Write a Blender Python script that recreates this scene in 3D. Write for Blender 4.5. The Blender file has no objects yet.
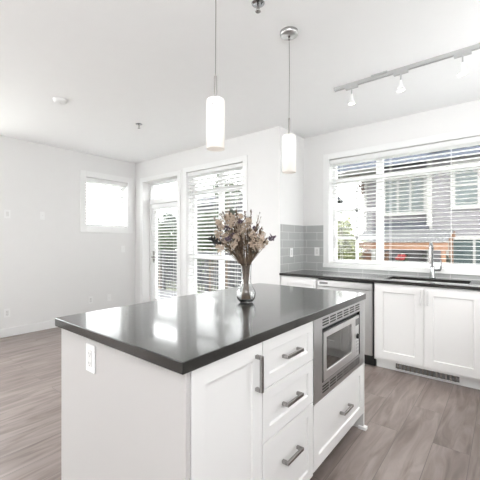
import bpy, bmesh, math, random
from mathutils import Vector, Matrix
random.seed(7)
sc = bpy.context.scene
COL = sc.collection
# ------------------------------------------------------------------ camera
cam_d = bpy.data.cameras.new('camera'); cam = bpy.data.objects.new('camera', cam_d); COL.objects.link(cam)
cam.location = (0, 0, 1.31)
cam.rotation_euler = (math.radians(90), 0, math.radians(39))
cam_d.sensor_width = 36; cam_d.lens = 327.6/480*36; cam_d.shift_y = 1/480
cam_d.clip_start = 0.02; cam_d.clip_end = 200
sc.camera = cam
# ------------------------------------------------------------------ world, lights, exposure
w = bpy.data.worlds.new('overcast_sky'); sc.world = w; w.use_nodes = True
nt = w.node_tree
bg = nt.nodes['Background']; bg.inputs[0].default_value = (0.98, 0.975, 0.985, 1); bg.inputs[1].default_value = 4.4
sc.view_settings.view_transform = 'Standard'; sc.view_settings.look = 'None'
sc.view_settings.gamma = 1; sc.view_settings.use_curve_mapping = False
sc.view_settings.exposure = 1.08
def area(name, loc, direction, sx, sy, power, color=(1, 1, 1)):
    l = bpy.data.lights.new(name, 'AREA'); l.shape = 'RECTANGLE'; l.size = sx; l.size_y = sy
    l.energy = power; l.color = color
    o = bpy.data.objects.new(name, l); COL.objects.link(o); o.location = loc
    o.rotation_euler = Vector(direction).to_track_quat('-Z', 'Y').to_euler()
    return o
# added fill lamps out of view, standing for no known fixture
area('added_side_fill', (-5.28, -0.6, 1.75), (1, 0, 0.05), 3.4, 1.6, 25, (0.98, 0.99, 1))  # added fill lamp, boosts the light from the unseen left window
area('added_right_fill', (1.04, 2.77, 1.72), (-1, 0, 0.0), 1.0, 1.2, 4, (1, 0.99, 0.98))  # added weak fill lamp in the unseen right window
area('added_ceiling_fill', (0.4, -0.9, 1.85), (-0.15, 0.1, 1), 1.0, 1.0, 46, (0.97, 0.985, 1))  # added uplight that brightens the ceiling, no real lamp there
# ------------------------------------------------------------------ materials
def mat(name, col, rough=0.5, metal=0.0, ior=1.5, noise=0.0, nscale=8, bump=0.0, bscale=60, emit=None, estr=0, coat=0, stretch=None, trans=0.0):
    m = bpy.data.materials.new(name); m.use_nodes = True
    N = m.node_tree.nodes; L = m.node_tree.links
    b = N['Principled BSDF']
    b.inputs['Base Color'].default_value = (*col, 1); b.inputs['Roughness'].default_value = rough
    b.inputs['Metallic'].default_value = metal; b.inputs['IOR'].default_value = ior
    if coat: b.inputs['Coat Weight'].default_value = coat
    if trans: b.inputs['Transmission Weight'].default_value = trans
    if emit: b.inputs['Emission Color'].default_value = (*emit, 1); b.inputs['Emission Strength'].default_value = estr
    tc = N.new('ShaderNodeTexCoord'); mp = N.new('ShaderNodeMapping'); L.new(tc.outputs['Object'], mp.inputs[0])
    if stretch: mp.inputs['Scale'].default_value = stretch
    if noise:
        n = N.new('ShaderNodeTexNoise'); n.inputs['Scale'].default_value = nscale; n.inputs['Detail'].default_value = 4
        L.new(mp.outputs[0], n.inputs[0])
        r = N.new('ShaderNodeMapRange'); r.inputs['To Min'].default_value = 1-noise; r.inputs['To Max'].default_value = 1+noise
        L.new(n.outputs[0], r.inputs[0])
        x = N.new('ShaderNodeMix'); x.data_type = 'RGBA'; x.blend_type = 'MULTIPLY'; x.inputs[0].default_value = 1
        x.inputs[6].default_value = (*col, 1); L.new(r.outputs[0], x.inputs[7]); L.new(x.outputs[2], b.inputs['Base Color'])
    if bump:
        n2 = N.new('ShaderNodeTexNoise'); n2.inputs['Scale'].default_value = bscale; L.new(mp.outputs[0], n2.inputs[0])
        bp = N.new('ShaderNodeBump'); bp.inputs['Strength'].default_value = bump; bp.inputs['Distance'].default_value = 0.002
        L.new(n2.outputs[0], bp.inputs['Height']); L.new(bp.outputs[0], b.inputs['Normal'])
    return m
def thin_glass(name, tint=(0.97, 0.985, 0.98)):
    m = bpy.data.materials.new(name); m.use_nodes = True
    N = m.node_tree.nodes; L = m.node_tree.links; N.remove(N['Principled BSDF'])
    t = N.new('ShaderNodeBsdfTransparent'); t.inputs[0].default_value = (*tint, 1)
    g = N.new('ShaderNodeBsdfGlossy'); g.inputs['Roughness'].default_value = 0.02
    f = N.new('ShaderNodeFresnel'); f.inputs[0].default_value = 1.45
    x = N.new('ShaderNodeMixShader'); ge = N.new('ShaderNodeNewGeometry'); iv = N.new('ShaderNodeMath'); iv.operation = 'SUBTRACT'; iv.inputs[0].default_value = 1; L.new(ge.outputs['Backfacing'], iv.inputs[1])
    mu = N.new('ShaderNodeMath'); mu.operation = 'MULTIPLY'; L.new(f.outputs[0], mu.inputs[0]); L.new(iv.outputs[0], mu.inputs[1])
    L.new(mu.outputs[0], x.inputs[0]); L.new(t.outputs[0], x.inputs[1]); L.new(g.outputs[0], x.inputs[2])
    L.new(x.outputs[0], N['Material Output'].inputs[0]); return m
M = {}
M['wall'] = mat('wall_paint', (0.80, 0.795, 0.788), 0.75, noise=0.01, bump=0.08, bscale=180)
M['ceil'] = mat('ceiling_paint', (0.93, 0.93, 0.93), 0.85, noise=0.01, bump=0.1, bscale=120)
M['trim'] = mat('trim_paint', (0.85, 0.85, 0.845), 0.38, noise=0.008)
M['cab'] = mat('cabinet_paint', (0.76, 0.755, 0.75), 0.36, noise=0.01, nscale=3)
M['panel'] = mat('island_panel_shaded', (0.52, 0.505, 0.495), 0.42, noise=0.01, nscale=3)  # white darkened so the island end looks less lit; shade put into colour
M['quartz'] = mat('quartz', (0.010, 0.009, 0.008), 0.26, ior=1.5, noise=0.25, nscale=260, coat=0.8)
M['quartz'].node_tree.nodes['Principled BSDF'].inputs['Coat Roughness'].default_value = 0.085
M['quartz'].node_tree.nodes['Principled BSDF'].inputs['Specular IOR Level'].default_value = 0.25
M['steel'] = mat('brushed_steel', (0.62, 0.62, 0.62), 0.30, metal=1, noise=0.05, nscale=30, stretch=(1, 1, 30))
M['steel_h'] = mat('brushed_steel_trim', (0.60, 0.60, 0.605), 0.34, metal=1, noise=0.05, nscale=30, stretch=(1, 1, 40))
M['steel_l'] = mat('light_brushed_steel', (0.80, 0.80, 0.80), 0.36, metal=1, noise=0.03, nscale=30, stretch=(1, 1, 40))
M['sinksteel'] = mat('satin_sink_steel', (0.86, 0.86, 0.86), 0.5, metal=1, noise=0.02)
M['nickel'] = mat('satin_nickel', (0.36, 0.345, 0.335), 0.25, metal=1, noise=0.03)
M['chrome'] = mat('chrome', (0.42, 0.43, 0.44), 0.08, metal=1, noise=0.02)
M['black'] = mat('black_plastic', (0.012, 0.012, 0.012), 0.4, noise=0.1)
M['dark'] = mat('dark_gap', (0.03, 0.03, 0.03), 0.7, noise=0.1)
M['mwglass'] = mat('microwave_glass', (0.02, 0.018, 0.016), 0.02, ior=2.7, noise=0.05)
M['plastic'] = mat('white_plastic', (0.86, 0.86, 0.855), 0.35, noise=0.01)
M['plastic2'] = mat('white_plastic_insert', (0.75, 0.745, 0.735), 0.3, noise=0.01)
M['slot'] = mat('grey_slot', (0.16, 0.16, 0.16), 0.6, noise=0.05)
M['pane'] = thin_glass('window_pane')
M['vinyl'] = mat('window_vinyl', (0.86, 0.86, 0.86), 0.4, noise=0.008)
M['opal'] = mat('opal_glass', (0.80, 0.78, 0.75), 0.25, emit=(1, 0.90, 0.80), estr=0.16, noise=0.01)
M['bulb'] = mat('lit_bulb', (1, 1, 1), 0.5, emit=(1, 0.96, 0.90), estr=3, noise=0.01)
M['track'] = mat('track_white', (0.50, 0.50, 0.50), 0.35, noise=0.01)
M['trackshade'] = mat('frosted_track_shade', (0.78, 0.78, 0.78), 0.35, emit=(1, 0.98, 0.95), estr=0.08, noise=0.01)
# blinds: white slats that let some light through
def slat_mat():
    m = bpy.data.materials.new('blind_slat'); m.use_nodes = True
    N = m.node_tree.nodes; L = m.node_tree.links; b = N['Principled BSDF']
    b.inputs['Base Color'].default_value = (0.90, 0.90, 0.895, 1); b.inputs['Roughness'].default_value = 0.45
    t = N.new('ShaderNodeBsdfTranslucent'); t.inputs[0].default_value = (0.9, 0.9, 0.89, 1)
    nz = N.new('ShaderNodeTexNoise'); nz.inputs['Scale'].default_value = 5
    r = N.new('ShaderNodeMapRange'); r.inputs['To Min'].default_value = 0.10; r.inputs['To Max'].default_value = 0.13
    L.new(nz.outputs[0], r.inputs[0])
    x = N.new('ShaderNodeMixShader'); L.new(r.outputs[0], x.inputs[0]); L.new(b.outputs[0], x.inputs[1]); L.new(t.outputs[0], x.inputs[2])
    L.new(x.outputs[0], N['Material Output'].inputs[0]); return m
M['slat'] = slat_mat()
def floor_mat():
    m = bpy.data.materials.new('floor_planks'); m.use_nodes = True
    N = m.node_tree.nodes; L = m.node_tree.links; b = N['Principled BSDF']
    tc = N.new('ShaderNodeTexCoord'); mp = N.new('ShaderNodeMapping'); L.new(tc.outputs['Object'], mp.inputs[0])
    mp.inputs['Rotation'].default_value = (0, 0, math.radians(90)); mp.inputs['Location'].default_value = (0, 0.566+2.0, 0)
    br = N.new('ShaderNodeTexBrick'); L.new(mp.outputs[0], br.inputs[0])
    br.inputs['Scale'].default_value = 1; br.inputs['Brick Width'].default_value = 1.22; br.inputs['Row Height'].default_value = 0.2
    br.inputs['Mortar Size'].default_value = 0.0016; br.inputs['Mortar Smooth'].default_value = 0.3; br.offset = 0.37
    br.inputs['Color1'].default_value = (0, 0, 0, 1); br.inputs['Color2'].default_value = (1, 1, 1, 1); br.inputs['Mortar'].default_value = (0.5, 0.5, 0.5, 1)
    br.inputs['Bias'].default_value = 0
    # long grain, shifted from plank to plank
    add = N.new('ShaderNodeVectorMath'); add.operation = 'MULTIPLY_ADD'
    L.new(br.outputs['Color'], add.inputs[0]); add.inputs[1].default_value = (7, 3, 0); L.new(mp.outputs[0], add.inputs[2])
    g = N.new('ShaderNodeMapping'); g.inputs['Scale'].default_value = (1.3, 9, 1); L.new(add.outputs[0], g.inputs[0])
    n = N.new('ShaderNodeTexNoise'); n.inputs['Scale'].default_value = 1.6; n.inputs['Detail'].default_value = 6; n.inputs['Distortion'].default_value = 1.2
    L.new(g.outputs[0], n.inputs[0])
    g2 = N.new('ShaderNodeMapping'); g2.inputs['Scale'].default_value = (0.8, 3.6, 1); L.new(add.outputs[0], g2.inputs[0])
    wv = N.new('ShaderNodeTexNoise'); wv.inputs['Scale'].default_value = 1.1; wv.inputs['Detail'].default_value = 2; L.new(g2.outputs[0], wv.inputs[0])
    rg = N.new('ShaderNodeMath'); rg.operation = 'MULTIPLY'; rg.inputs[1].default_value = 16; L.new(wv.outputs[0], rg.inputs[0])
    sn = N.new('ShaderNodeMath'); sn.operation = 'SINE'; L.new(rg.outputs[0], sn.inputs[0])
    cr = N.new('ShaderNodeValToRGB'); e = cr.color_ramp.elements
    e[0].position = 0.28; e[0].color = (0.132, 0.101, 0.090, 1); e[1].position = 0.72; e[1].color = (0.300, 0.250, 0.232, 1)
    s1 = N.new('ShaderNodeMath'); s1.operation = 'MULTIPLY_ADD'; s1.inputs[1].default_value = 0.035; L.new(sn.outputs[0], s1.inputs[0]); L.new(n.outputs[0], s1.inputs[2])
    sep = N.new('ShaderNodeSeparateColor'); L.new(br.outputs['Color'], sep.inputs[0])
    s2 = N.new('ShaderNodeMath'); s2.operation = 'MULTIPLY_ADD'; s2.inputs[1].default_value = 0.10; L.new(sep.outputs[0], s2.inputs[0]); L.new(s1.outputs[0], s2.inputs[2])
    s3 = N.new('ShaderNodeMath'); s3.operation = 'SUBTRACT'; s3.inputs[1].default_value = 0.05; L.new(s2.outputs[0], s3.inputs[0])
    L.new(s3.outputs[0], cr.inputs[0])
    dk = N.new('ShaderNodeMix'); dk.data_type = 'RGBA'; L.new(br.outputs['Fac'], dk.inputs[0]); L.new(cr.outputs[0], dk.inputs[6]); dk.inputs[7].default_value = (0.11, 0.094, 0.088, 1)
    L.new(dk.outputs[2], b.inputs['Base Color'])
    b.inputs['Roughness'].default_value = 0.33
    bp = N.new('ShaderNodeBump'); bp.inputs['Strength'].default_value = 0.25; bp.inputs['Distance'].default_value = 0.002; bp.invert = True
    L.new(br.outputs['Fac'], bp.inputs['Height']); L.new(bp.outputs[0], b.inputs['Normal'])
    return m
M['floor'] = floor_mat()
def brick_mat(name, c1, c2, grout, w_, h_, mortar, rough, rot=None, offset=0.5, loc=(0, 0, 0), bump=0.4):
    """rows stacked along z, courses running along x (rot None) or y"""
    m = bpy.data.materials.new(name); m.use_nodes = True
    N = m.node_tree.nodes; L = m.node_tree.links; b = N['Principled BSDF']
    tc = N.new('ShaderNodeTexCoord'); sp = N.new('ShaderNodeSeparateXYZ'); L.new(tc.outputs['Object'], sp.inputs[0])
    cb = N.new('ShaderNodeCombineXYZ'); ad = N.new('ShaderNodeMath'); ad.operation = 'ADD'
    L.new(sp.outputs[0], ad.inputs[0]); L.new(sp.outputs[1], ad.inputs[1]); L.new(ad.outputs[0], cb.inputs[0]); L.new(sp.outputs[2], cb.inputs[1])
    mp = N.new('ShaderNodeMapping'); mp.inputs['Location'].default_value = loc; L.new(cb.outputs[0], mp.inputs[0])
    br = N.new('ShaderNodeTexBrick'); L.new(mp.outputs[0], br.inputs[0]); br.offset = offset
    br.inputs['Scale'].default_value = 1; br.inputs['Brick Width'].default_value = w_; br.inputs['Row Height'].default_value = h_
    br.inputs['Mortar Size'].default_value = mortar; br.inputs['Mortar Smooth'].default_value = 0.2
    br.inputs['Color1'].default_value = (*c1, 1); br.inputs['Color2'].default_value = (*c2, 1); br.inputs['Mortar'].default_value = (*grout, 1)
    L.new(br.outputs['Color'], b.inputs['Base Color']); b.inputs['Roughness'].default_value = rough
    bp = N.new('ShaderNodeBump'); bp.inputs['Strength'].default_value = bump; bp.inputs['Distance'].default_value = 0.002; bp.invert = True
    L.new(br.outputs['Fac'], bp.inputs['Height']); L.new(bp.outputs[0], b.inputs['Normal'])
    return m
M['tile'] = brick_mat('glass_tile', (0.43, 0.44, 0.435), (0.47, 0.475, 0.47), (0.78, 0.78, 0.77), 0.305, 0.1015, 0.0022, 0.10, loc=(0.02, -0.004, 0))
M['siding'] = brick_mat('lap_siding', (0.086, 0.080, 0.086), (0.093, 0.086, 0.093), (0.047, 0.045, 0.049), 30, 0.14, 0.012, 0.7)
M['siding2'] = brick_mat('pale_lap_siding', (0.097, 0.091, 0.097), (0.102, 0.097, 0.102), (0.053, 0.051, 0.055), 30, 0.14, 0.012, 0.7)
M['greysiding'] = brick_mat('grey_lap_siding', (0.027, 0.029, 0.032), (0.031, 0.032, 0.036), (0.016, 0.017, 0.019), 30, 0.16, 0.012, 0.7)
M['brick'] = brick_mat('orange_brick', (0.429, 0.211, 0.117), (0.351, 0.156, 0.086), (0.390, 0.328, 0.281), 0.22, 0.075, 0.006, 0.85)
M['shingle'] = brick_mat('roof_shingle', (0.028, 0.032, 0.041), (0.042, 0.043, 0.052), (0.017, 0.017, 0.021), 0.3, 0.13, 0.008, 0.9)
M['fascia'] = mat('slate_blue_fascia', (0.026, 0.034, 0.053), 0.6, noise=0.05)
M['browntrim'] = mat('brown_timber', (0.059, 0.035, 0.028), 0.7, noise=0.2, nscale=12)
M['cream'] = mat('cream_trim', (0.204, 0.201, 0.190), 0.6, noise=0.02)
M['cedar'] = mat('cedar_timber', (0.150, 0.074, 0.038), 0.6, noise=0.3, nscale=10, stretch=(1, 4, 4))
M['houseglass'] = mat('dark_house_glass', (0.032, 0.045, 0.045), 0.12, ior=1.4, noise=0.5, nscale=1.5)
M['corr'] = mat('corrugated_roofing', (0.083, 0.083, 0.085), 0.6, noise=0.05)
M['bark'] = mat('bark', (0.12, 0.085, 0.06), 0.9, noise=0.3, nscale=20, bump=0.6, bscale=30)
def leafm(name, c): return mat(name, c, 0.6, noise=0.5, nscale=3.0)
M['leafy'] = leafm('yellow_green_leaves', (0.096, 0.106, 0.038))
M['leafg'] = leafm('green_leaves', (0.025, 0.041, 0.013))
M['leafd'] = leafm('dark_green_leaves', (0.010, 0.019, 0.008))
M['ground'] = mat('ground', (0.075, 0.083, 0.053), 0.95, noise=0.4, nscale=1.5)
M['deck'] = mat('deck_boards', (0.072, 0.072, 0.076), 0.7, noise=0.1, nscale=4, stretch=(1, 12, 1))
M['railing'] = mat('charcoal_railing', (0.035, 0.036, 0.041), 0.5, noise=0.05)
M['red'] = mat('red_petals', (0.200, 0.016, 0.016), 0.6, noise=0.1)
M['stem'] = mat('dried_stem', (0.17, 0.12, 0.085), 0.85, noise=0.35, nscale=40)
M['stem2'] = mat('pale_dried_stem', (0.26, 0.19, 0.13), 0.85, noise=0.35, nscale=40)
M['creamfl'] = mat('cream_dried_petals', (0.50, 0.40, 0.315), 0.9, noise=0.45, nscale=60)
M['mauvefl'] = mat('mauve_dried_petals', (0.12, 0.085, 0.115), 0.9, noise=0.4, nscale=60)
M['brownfl'] = mat('brown_dried_leaf', (0.14, 0.095, 0.065), 0.85, noise=0.3, nscale=40)
M['darkleaf'] = mat('dark_dried_leaf', (0.028, 0.03, 0.032), 0.8, noise=0.3, nscale=40)
M['greyleaf'] = mat('grey_green_dried_leaf', (0.13, 0.145, 0.12), 0.85, noise=0.3, nscale=40)
def real_glass():
    m = bpy.data.materials.new('vase_glass'); m.use_nodes = True
    b = m.node_tree.nodes['Principled BSDF']; b.inputs['Transmission Weight'].default_value = 1; b.inputs['Roughness'].default_value = 0.0
    b.inputs['IOR'].default_value = 1.45; b.inputs['Base Color'].default_value = (0.98, 0.99, 0.99, 1)
    return m
M['vase'] = real_glass()
# ------------------------------------------------------------------ helpers
class MB:
    def __init__(s): s.v = []; s.f = []; s.sm = []
    def add(s, vs, fs, smooth=False):
        n = len(s.v); s.v += [tuple(p) for p in vs]; s.f += [tuple(i+n for i in f) for f in fs]; s.sm += [smooth]*len(fs); return s
    def box(s, x0, x1, y0, y1, z0, z1):
        if x0 > x1: x0, x1 = x1, x0
        if y0 > y1: y0, y1 = y1, y0
        if z0 > z1: z0, z1 = z1, z0
        v = [(x0,y0,z0),(x1,y0,z0),(x1,y1,z0),(x0,y1,z0),(x0,y0,z1),(x1,y0,z1),(x1,y1,z1),(x0,y1,z1)]
        return s.add(v, [(0,3,2,1),(4,5,6,7),(0,1,5,4),(1,2,6,5),(2,3,7,6),(3,0,4,7)])
    def tube(s, pts, r, n=10, cap=True, smooth=True):
        pts = [Vector(p) for p in pts]; rs = r if isinstance(r, (list, tuple)) else [r]*len(pts)
        rings = []; up = None
        for i, p in enumerate(pts):
            d = (pts[min(i+1, len(pts)-1)]-pts[max(i-1, 0)]).normalized()
            if up is None: up = d.orthogonal().normalized()
            else:
                up = up - d*up.dot(d); up = up.normalized() if up.length > 1e-6 else d.orthogonal().normalized()
            b = d.cross(up); rings.append([p+(up*math.cos(2*math.pi*k/n)+b*math.sin(2*math.pi*k/n))*rs[i] for k in range(n)])
        v = [q for rg in rings for q in rg]; f = []
        for i in range(len(pts)-1):
            for k in range(n): f.append((i*n+k, i*n+(k+1) % n, (i+1)*n+(k+1) % n, (i+1)*n+k))
        s.add(v, f, smooth)
        if cap:
            s.add(rings[0], [tuple(reversed(range(n)))]); s.add(rings[-1], [tuple(range(n))])
        return s
    def lathe(s, c, prof, n=32, smooth=True, closed=False):
        v = []; f = []
        for (r, z) in prof:
            for k in range(n): a = 2*math.pi*k/n; v.append((c[0]+r*math.cos(a), c[1]+r*math.sin(a), c[2]+z))
        m = len(prof)
        for i in range(m if closed else m-1):
            j = (i+1) % m
            for k in range(n): f.append((i*n+k, i*n+(k+1) % n, j*n+(k+1) % n, j*n+k))
        return s.add(v, f, smooth)
    def disc(s, c, r, n=32, up=True):
        v = [(c[0]+r*math.cos(2*math.pi*k/n), c[1]+r*math.sin(2*math.pi*k/n), c[2]) for k in range(n)]
        return s.add(v, [tuple(range(n)) if up else tuple(reversed(range(n)))])
    def prism(s, poly, axis, a0, a1):
        """poly in the two other axes, extruded along axis"""
        def P(p, a):
            if axis == 'x': return (a, p[0], p[1])
            if axis == 'y': return (p[0], a, p[1])
            return (p[0], p[1], a)
        n = len(poly); v = [P(p, a0) for p in poly]+[P(p, a1) for p in poly]
        f = [tuple(range(n)), tuple(reversed(range(n, 2*n)))]+[(i, n+i, n+(i+1) % n, (i+1) % n) for i in range(n)]
        return s.add(v, f)
    def build(s, name, m, parent=None, origin=None, bevel=0, seg=2):
        me = bpy.data.meshes.new(name)
        if parent is not None:
            o0 = Vector(parent['_o']); org = o0
        else: org = Vector(origin) if origin is not None else Vector((0, 0, 0))
        me.from_pydata([tuple(Vector(p)-org) for p in s.v], [], s.f)
        for p, q in zip(me.polygons, s.sm): p.use_smooth = q
        bm = bmesh.new(); bm.from_mesh(me); bmesh.ops.recalc_face_normals(bm, faces=bm.faces); bm.to_mesh(me); bm.free()
        me.materials.append(m if not isinstance(m, str) else M[m])
        o = bpy.data.objects.new(name, me); COL.objects.link(o)
        o['_o'] = tuple(org)
        if parent is not None: o.parent = parent
        else: o.location = org
        if bevel:
            b = o.modifiers.new('bevel', 'BEVEL'); b.width = bevel; b.segments = seg; b.limit_method = 'ANGLE'; b.angle_limit = math.radians(40)
        return o
def thing(name, label, cat, loc, group=None):
    o = bpy.data.objects.new(name, None); COL.objects.link(o); o.location = loc; o['_o'] = tuple(loc); o.empty_display_size = 0.1
    o['label'] = label; o['category'] = cat
    if group: o['group'] = group
    return o
def tag(o, label, cat, group=None, kind=None):
    o['label'] = label; o['category'] = cat
    if group: o['group'] = group
    if kind: o['kind'] = kind
    return o
def struct(o, label=None):
    o['kind'] = 'structure'
    if label: o['label'] = label
    return o
def copy_tree(o, parent=None):
    c = o.copy(); COL.objects.link(c)
    if parent is not None: c.parent = parent
    for ch in list(o.children): copy_tree(ch, c)
    return c
# mapping of a face frame: u along the face, v up, d outwards
class Face:
    def __init__(s, axis, pos): s.a = axis; s.p = pos       # '+x': normal +x, u=y ; '-y': normal -y, u=x ; '-x' ; '+y'
    def pt(s, u, v, d):
        if s.a == '+x': return (s.p+d, u, v)
        if s.a == '-x': return (s.p-d, u, v)
        if s.a == '-y': return (u, s.p-d, v)
        return (u, s.p+d, v)
    def box(s, mb, u0, u1, v0, v1, d0, d1):
        a = s.pt(u0, v0, d0); b = s.pt(u1, v1, d1); mb.box(a[0], b[0], a[1], b[1], a[2], b[2]); return mb
    def shaker(s, mb, u0, u1, v0, v1, t=0.02, fr=0.062, rec=0.009, sl=0.004):
        P = lambda u, v, d: s.pt(u, v, d)
        rect = lambda i, d: [P(u0+i, v0+i, d), P(u1-i, v0+i, d), P(u1-i, v1-i, d), P(u0+i, v1-i, d)]
        v = rect(0, 0)+rect(0, t)+rect(fr, t)+rect(fr+sl, t-rec)
        f = [(0,1,2,3), (12,13,14,15)]
        for k in range(4):
            j = (k+1) % 4
            f += [(k, j, 4+j, 4+k), (4+k, 4+j, 8+j, 8+k), (8+k, 8+j, 12+j, 12+k)]
        mb.add(v, f); return mb
    def slab_with_hole(s, mb, u0, u1, v0, v1, hu0, hu1, hv0, hv1, d0, d1):
        O = lambda d: [s.pt(u0, v0, d), s.pt(u1, v0, d), s.pt(u1, v1, d), s.pt(u0, v1, d)]
        H = lambda d: [s.pt(hu0, hv0, d), s.pt(hu1, hv0, d), s.pt(hu1, hv1, d), s.pt(hu0, hv1, d)]
        v = O(d0)+H(d0)+O(d1)+H(d1); f = []
        for k in range(4):
            j = (k+1) % 4
            f += [(k, j, 4+j, 4+k), (8+k, 8+j, 12+j, 12+k), (k, j, 8+j, 8+k), (4+k, 4+j, 12+j, 12+k)]
        mb.add(v, f); return mb
def bar_handle(face, parent, u, v, length, vertical, proj=0.034, w=0.014, name='handle', m='nickel'):
    mb = MB(); h = length/2
    if vertical:
        face.box(mb, u-w/2, u+w/2, v-h, v+h, proj-0.012, proj)
        for q in (v-h, v+h-w): face.box(mb, u-w/2, u+w/2, q, q+w, 0.0, proj-0.012)
    else:
        face.box(mb, u-h, u+h, v-w/2, v+w/2, proj-0.012, proj)
        for q in (u-h, u+h-w): face.box(mb, q, q+w, v-w/2, v+w/2, 0.0, proj-0.012)
    return mb.build(name, m, parent, bevel=0.0012)
# ------------------------------------------------------------------ room shell
XL, XR, YM, YS, YB, H = -5.3, 1.06, 3.48, 4.1, -3.0, 2.74
T = 0.2
XN = -2.18
struct(MB().box(XL-T, XR+T, YB-T, YS+T, -0.12, 0).build('floor', 'floor'), 'grey brown wood plank floor')
struct(MB().box(XL-T, XR+T, YB-T, YS+T, H, H+0.15).build('ceiling', 'ceil'), 'smooth white ceiling')
def wall(name, face, u0, u1, holes, label):
    """holes: (u0,u1,v0,v1) sorted in u ; wall thickness goes behind the face"""
    mb = MB(); cu = u0
    for (a, b, c, d) in holes:
        if a > cu: face.box(mb, cu, a, 0, H, 0, -T)
        if c > 0: face.box(mb, a, b, 0, c, 0, -T)
        if d < H: face.box(mb, a, b, d, H, 0, -T)
        cu = b
    if u1 > cu: face.box(mb, cu, u1, 0, H, 0, -T)
    return struct(mb.build(name, 'wall'), label)
fL = Face('+x', XL); fM = Face('-y', YM); fS = Face('-y', YS); fB = Face('+y', YB); fR = Face('-x', XR)
WL = (2.565, 3.318, 1.55, 2.355)
DR = (-5.06, -4.118, 0.0, 2.365)
WM = (-3.90, -2.763, 0.30, 2.388)
WS = (-1.808, 0.64, 1.012, 2.382)
wall('wall_left', fL, YB-T, YM+T, [(-2.4, 1.2, 0.9, 2.6), WL], 'white painted wall with the small high window')
wall('wall_back', fM, XL, XN-0.18, [DR, WM], 'white wall with patio door and tall window')
# return of the wall beside the sink counter
struct(MB().box(XN-0.18, XN, YM, YS+T, 0, H).build('wall_nook', 'wall'), 'short return wall beside the sink counter')
wall('wall_sink', fS, XN, XR+T, [WS], 'white wall with the wide window over the sink')
WR = (2.25, 3.3, 1.1, 2.35)
wall('wall_right', fR, YB-T, YS, [WR], 'white wall behind the right cabinets')
wall('wall_rear', fB, XL, XR, [(-5.0, -3.5, 0.9, 2.4)], 'white rear wall with an added window')
# ------------------------------------------------------------------ windows and door
def casing(name, face, hole, w_=0.085, t=0.014, sill=True, label=None, sides=(1, 1), apron=0.0):
    u0, u1, v0, v1 = hole; mb = MB()
    if sides[0]: face.box(mb, u0-w_, u0, v0-(w_ if sill else 0), v1+w_, 0, t)
    if sides[1]: face.box(mb, u1, u1+w_, v0-(w_ if sill else 0), v1+w_, 0, t)
    face.box(mb, u0, u1, v1, v1+w_, 0, t)
    if sill: face.box(mb, u0, u1, v0-w_, v0, 0, t)
    return struct(mb.build(name, 'trim', bevel=0.002), label)
def window(name, face, hole, depth, mull=(), transom=None, rails=(), grids=(), fr=0.045, label=None, muntins=()):
    u0, u1, v0, v1 = hole; d1 = -depth; d0 = d1-0.05
    root = bpy.data.objects.new(name, None); COL.objects.link(root)
    c = face.pt((u0+u1)/2, v0, d1); root.location = c; root['_o'] = tuple(c); struct(root, label)
    mb = MB()
    face.box(mb, u0, u0+fr, v0, v1, d0, d1); face.box(mb, u1-fr, u1, v0, v1, d0, d1)
    face.box(mb, u0+fr, u1-fr, v0, v0+fr, d0, d1); face.box(mb, u0+fr, u1-fr, v1-fr, v1, d0, d1)
    for (a, b) in mull: face.box(mb, a, b, v0+fr, v1-fr, d0, d1+0.004)
    if transom: face.box(mb, u0+fr, u1-fr, transom[0], transom[1], d0, d1+0.006)
    for (a, b, c_, d_) in rails: face.box(mb, a, b, c_, d_, d0, d1+0.002)
    mb.build('window_frame', 'vinyl', root, bevel=0.003)
    for i, (a, b, c_, d_) in enumerate(muntins):
        face.box(MB(), a, b, c_, d_, d0+0.012, d1-0.012).build('muntin', 'vinyl', root)
    face.box(MB(), u0+fr*0.5, u1-fr*0.5, v0+fr*0.5, v1-fr*0.5, d0+0.021, d0+0.027).build('window_pane', 'pane', root)
    return root
window('window_1', fL, WL, 0.13, label='small white window high on the left wall')
casing('trim_1', fL, WL, 0.097, label='white casing round the small window')
window('window_2', fM, WM, 0.13, mull=[(-3.335, -3.255)], transom=(2.055, 2.115), rails=[(-3.86, -2.8, 1.04, 1.10)], label='tall white window behind the flowers')
casing('trim_2', fM, WM, 0.075, label='white casing round the tall window')
window('window_3', fS, WS, 0.12, mull=[(-1.245, -1.165), (-0.005, 0.075)], transom=(2.07, 2.14), rails=[],
       muntins=[(-1.505, -1.475, 1.06, 2.07), (-1.765, -1.245, 1.69, 1.73), (-1.765, -1.245, 1.33, 1.37)], label='wide white window over the sink')
casing('trim_3', fS, WS, 0.075, sill=False, label='white casing round the sink window')
mb = MB(); fS.box(mb, WS[0]-0.075, WS[1]+0.075, 0.962, 1.012, 0, 0.03); fS.box(mb, WS[0], WS[1], 0.985, 1.0125, 0, -0.118)
struct(mb.build('trim_4', 'trim', bevel=0.003), 'white sill under the sink window')
casing('trim_5', fM, DR, 0.075, sill=False, label='white casing round the patio door')
for n, f_, h_ in (('window_4', fB, (-5.0, -3.5, 0.9, 2.4)), ('window_5', fR, WR), ('window_6', fL, (-2.4, 1.2, 0.9, 2.6))):  # unseen windows, added and sized to light the room
    window(n, f_, h_, 0.12, mull=[((h_[0]+h_[1])/2-0.03, (h_[0]+h_[1])/2+0.03)], label='wide white window added out of view to let light in')
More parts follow.
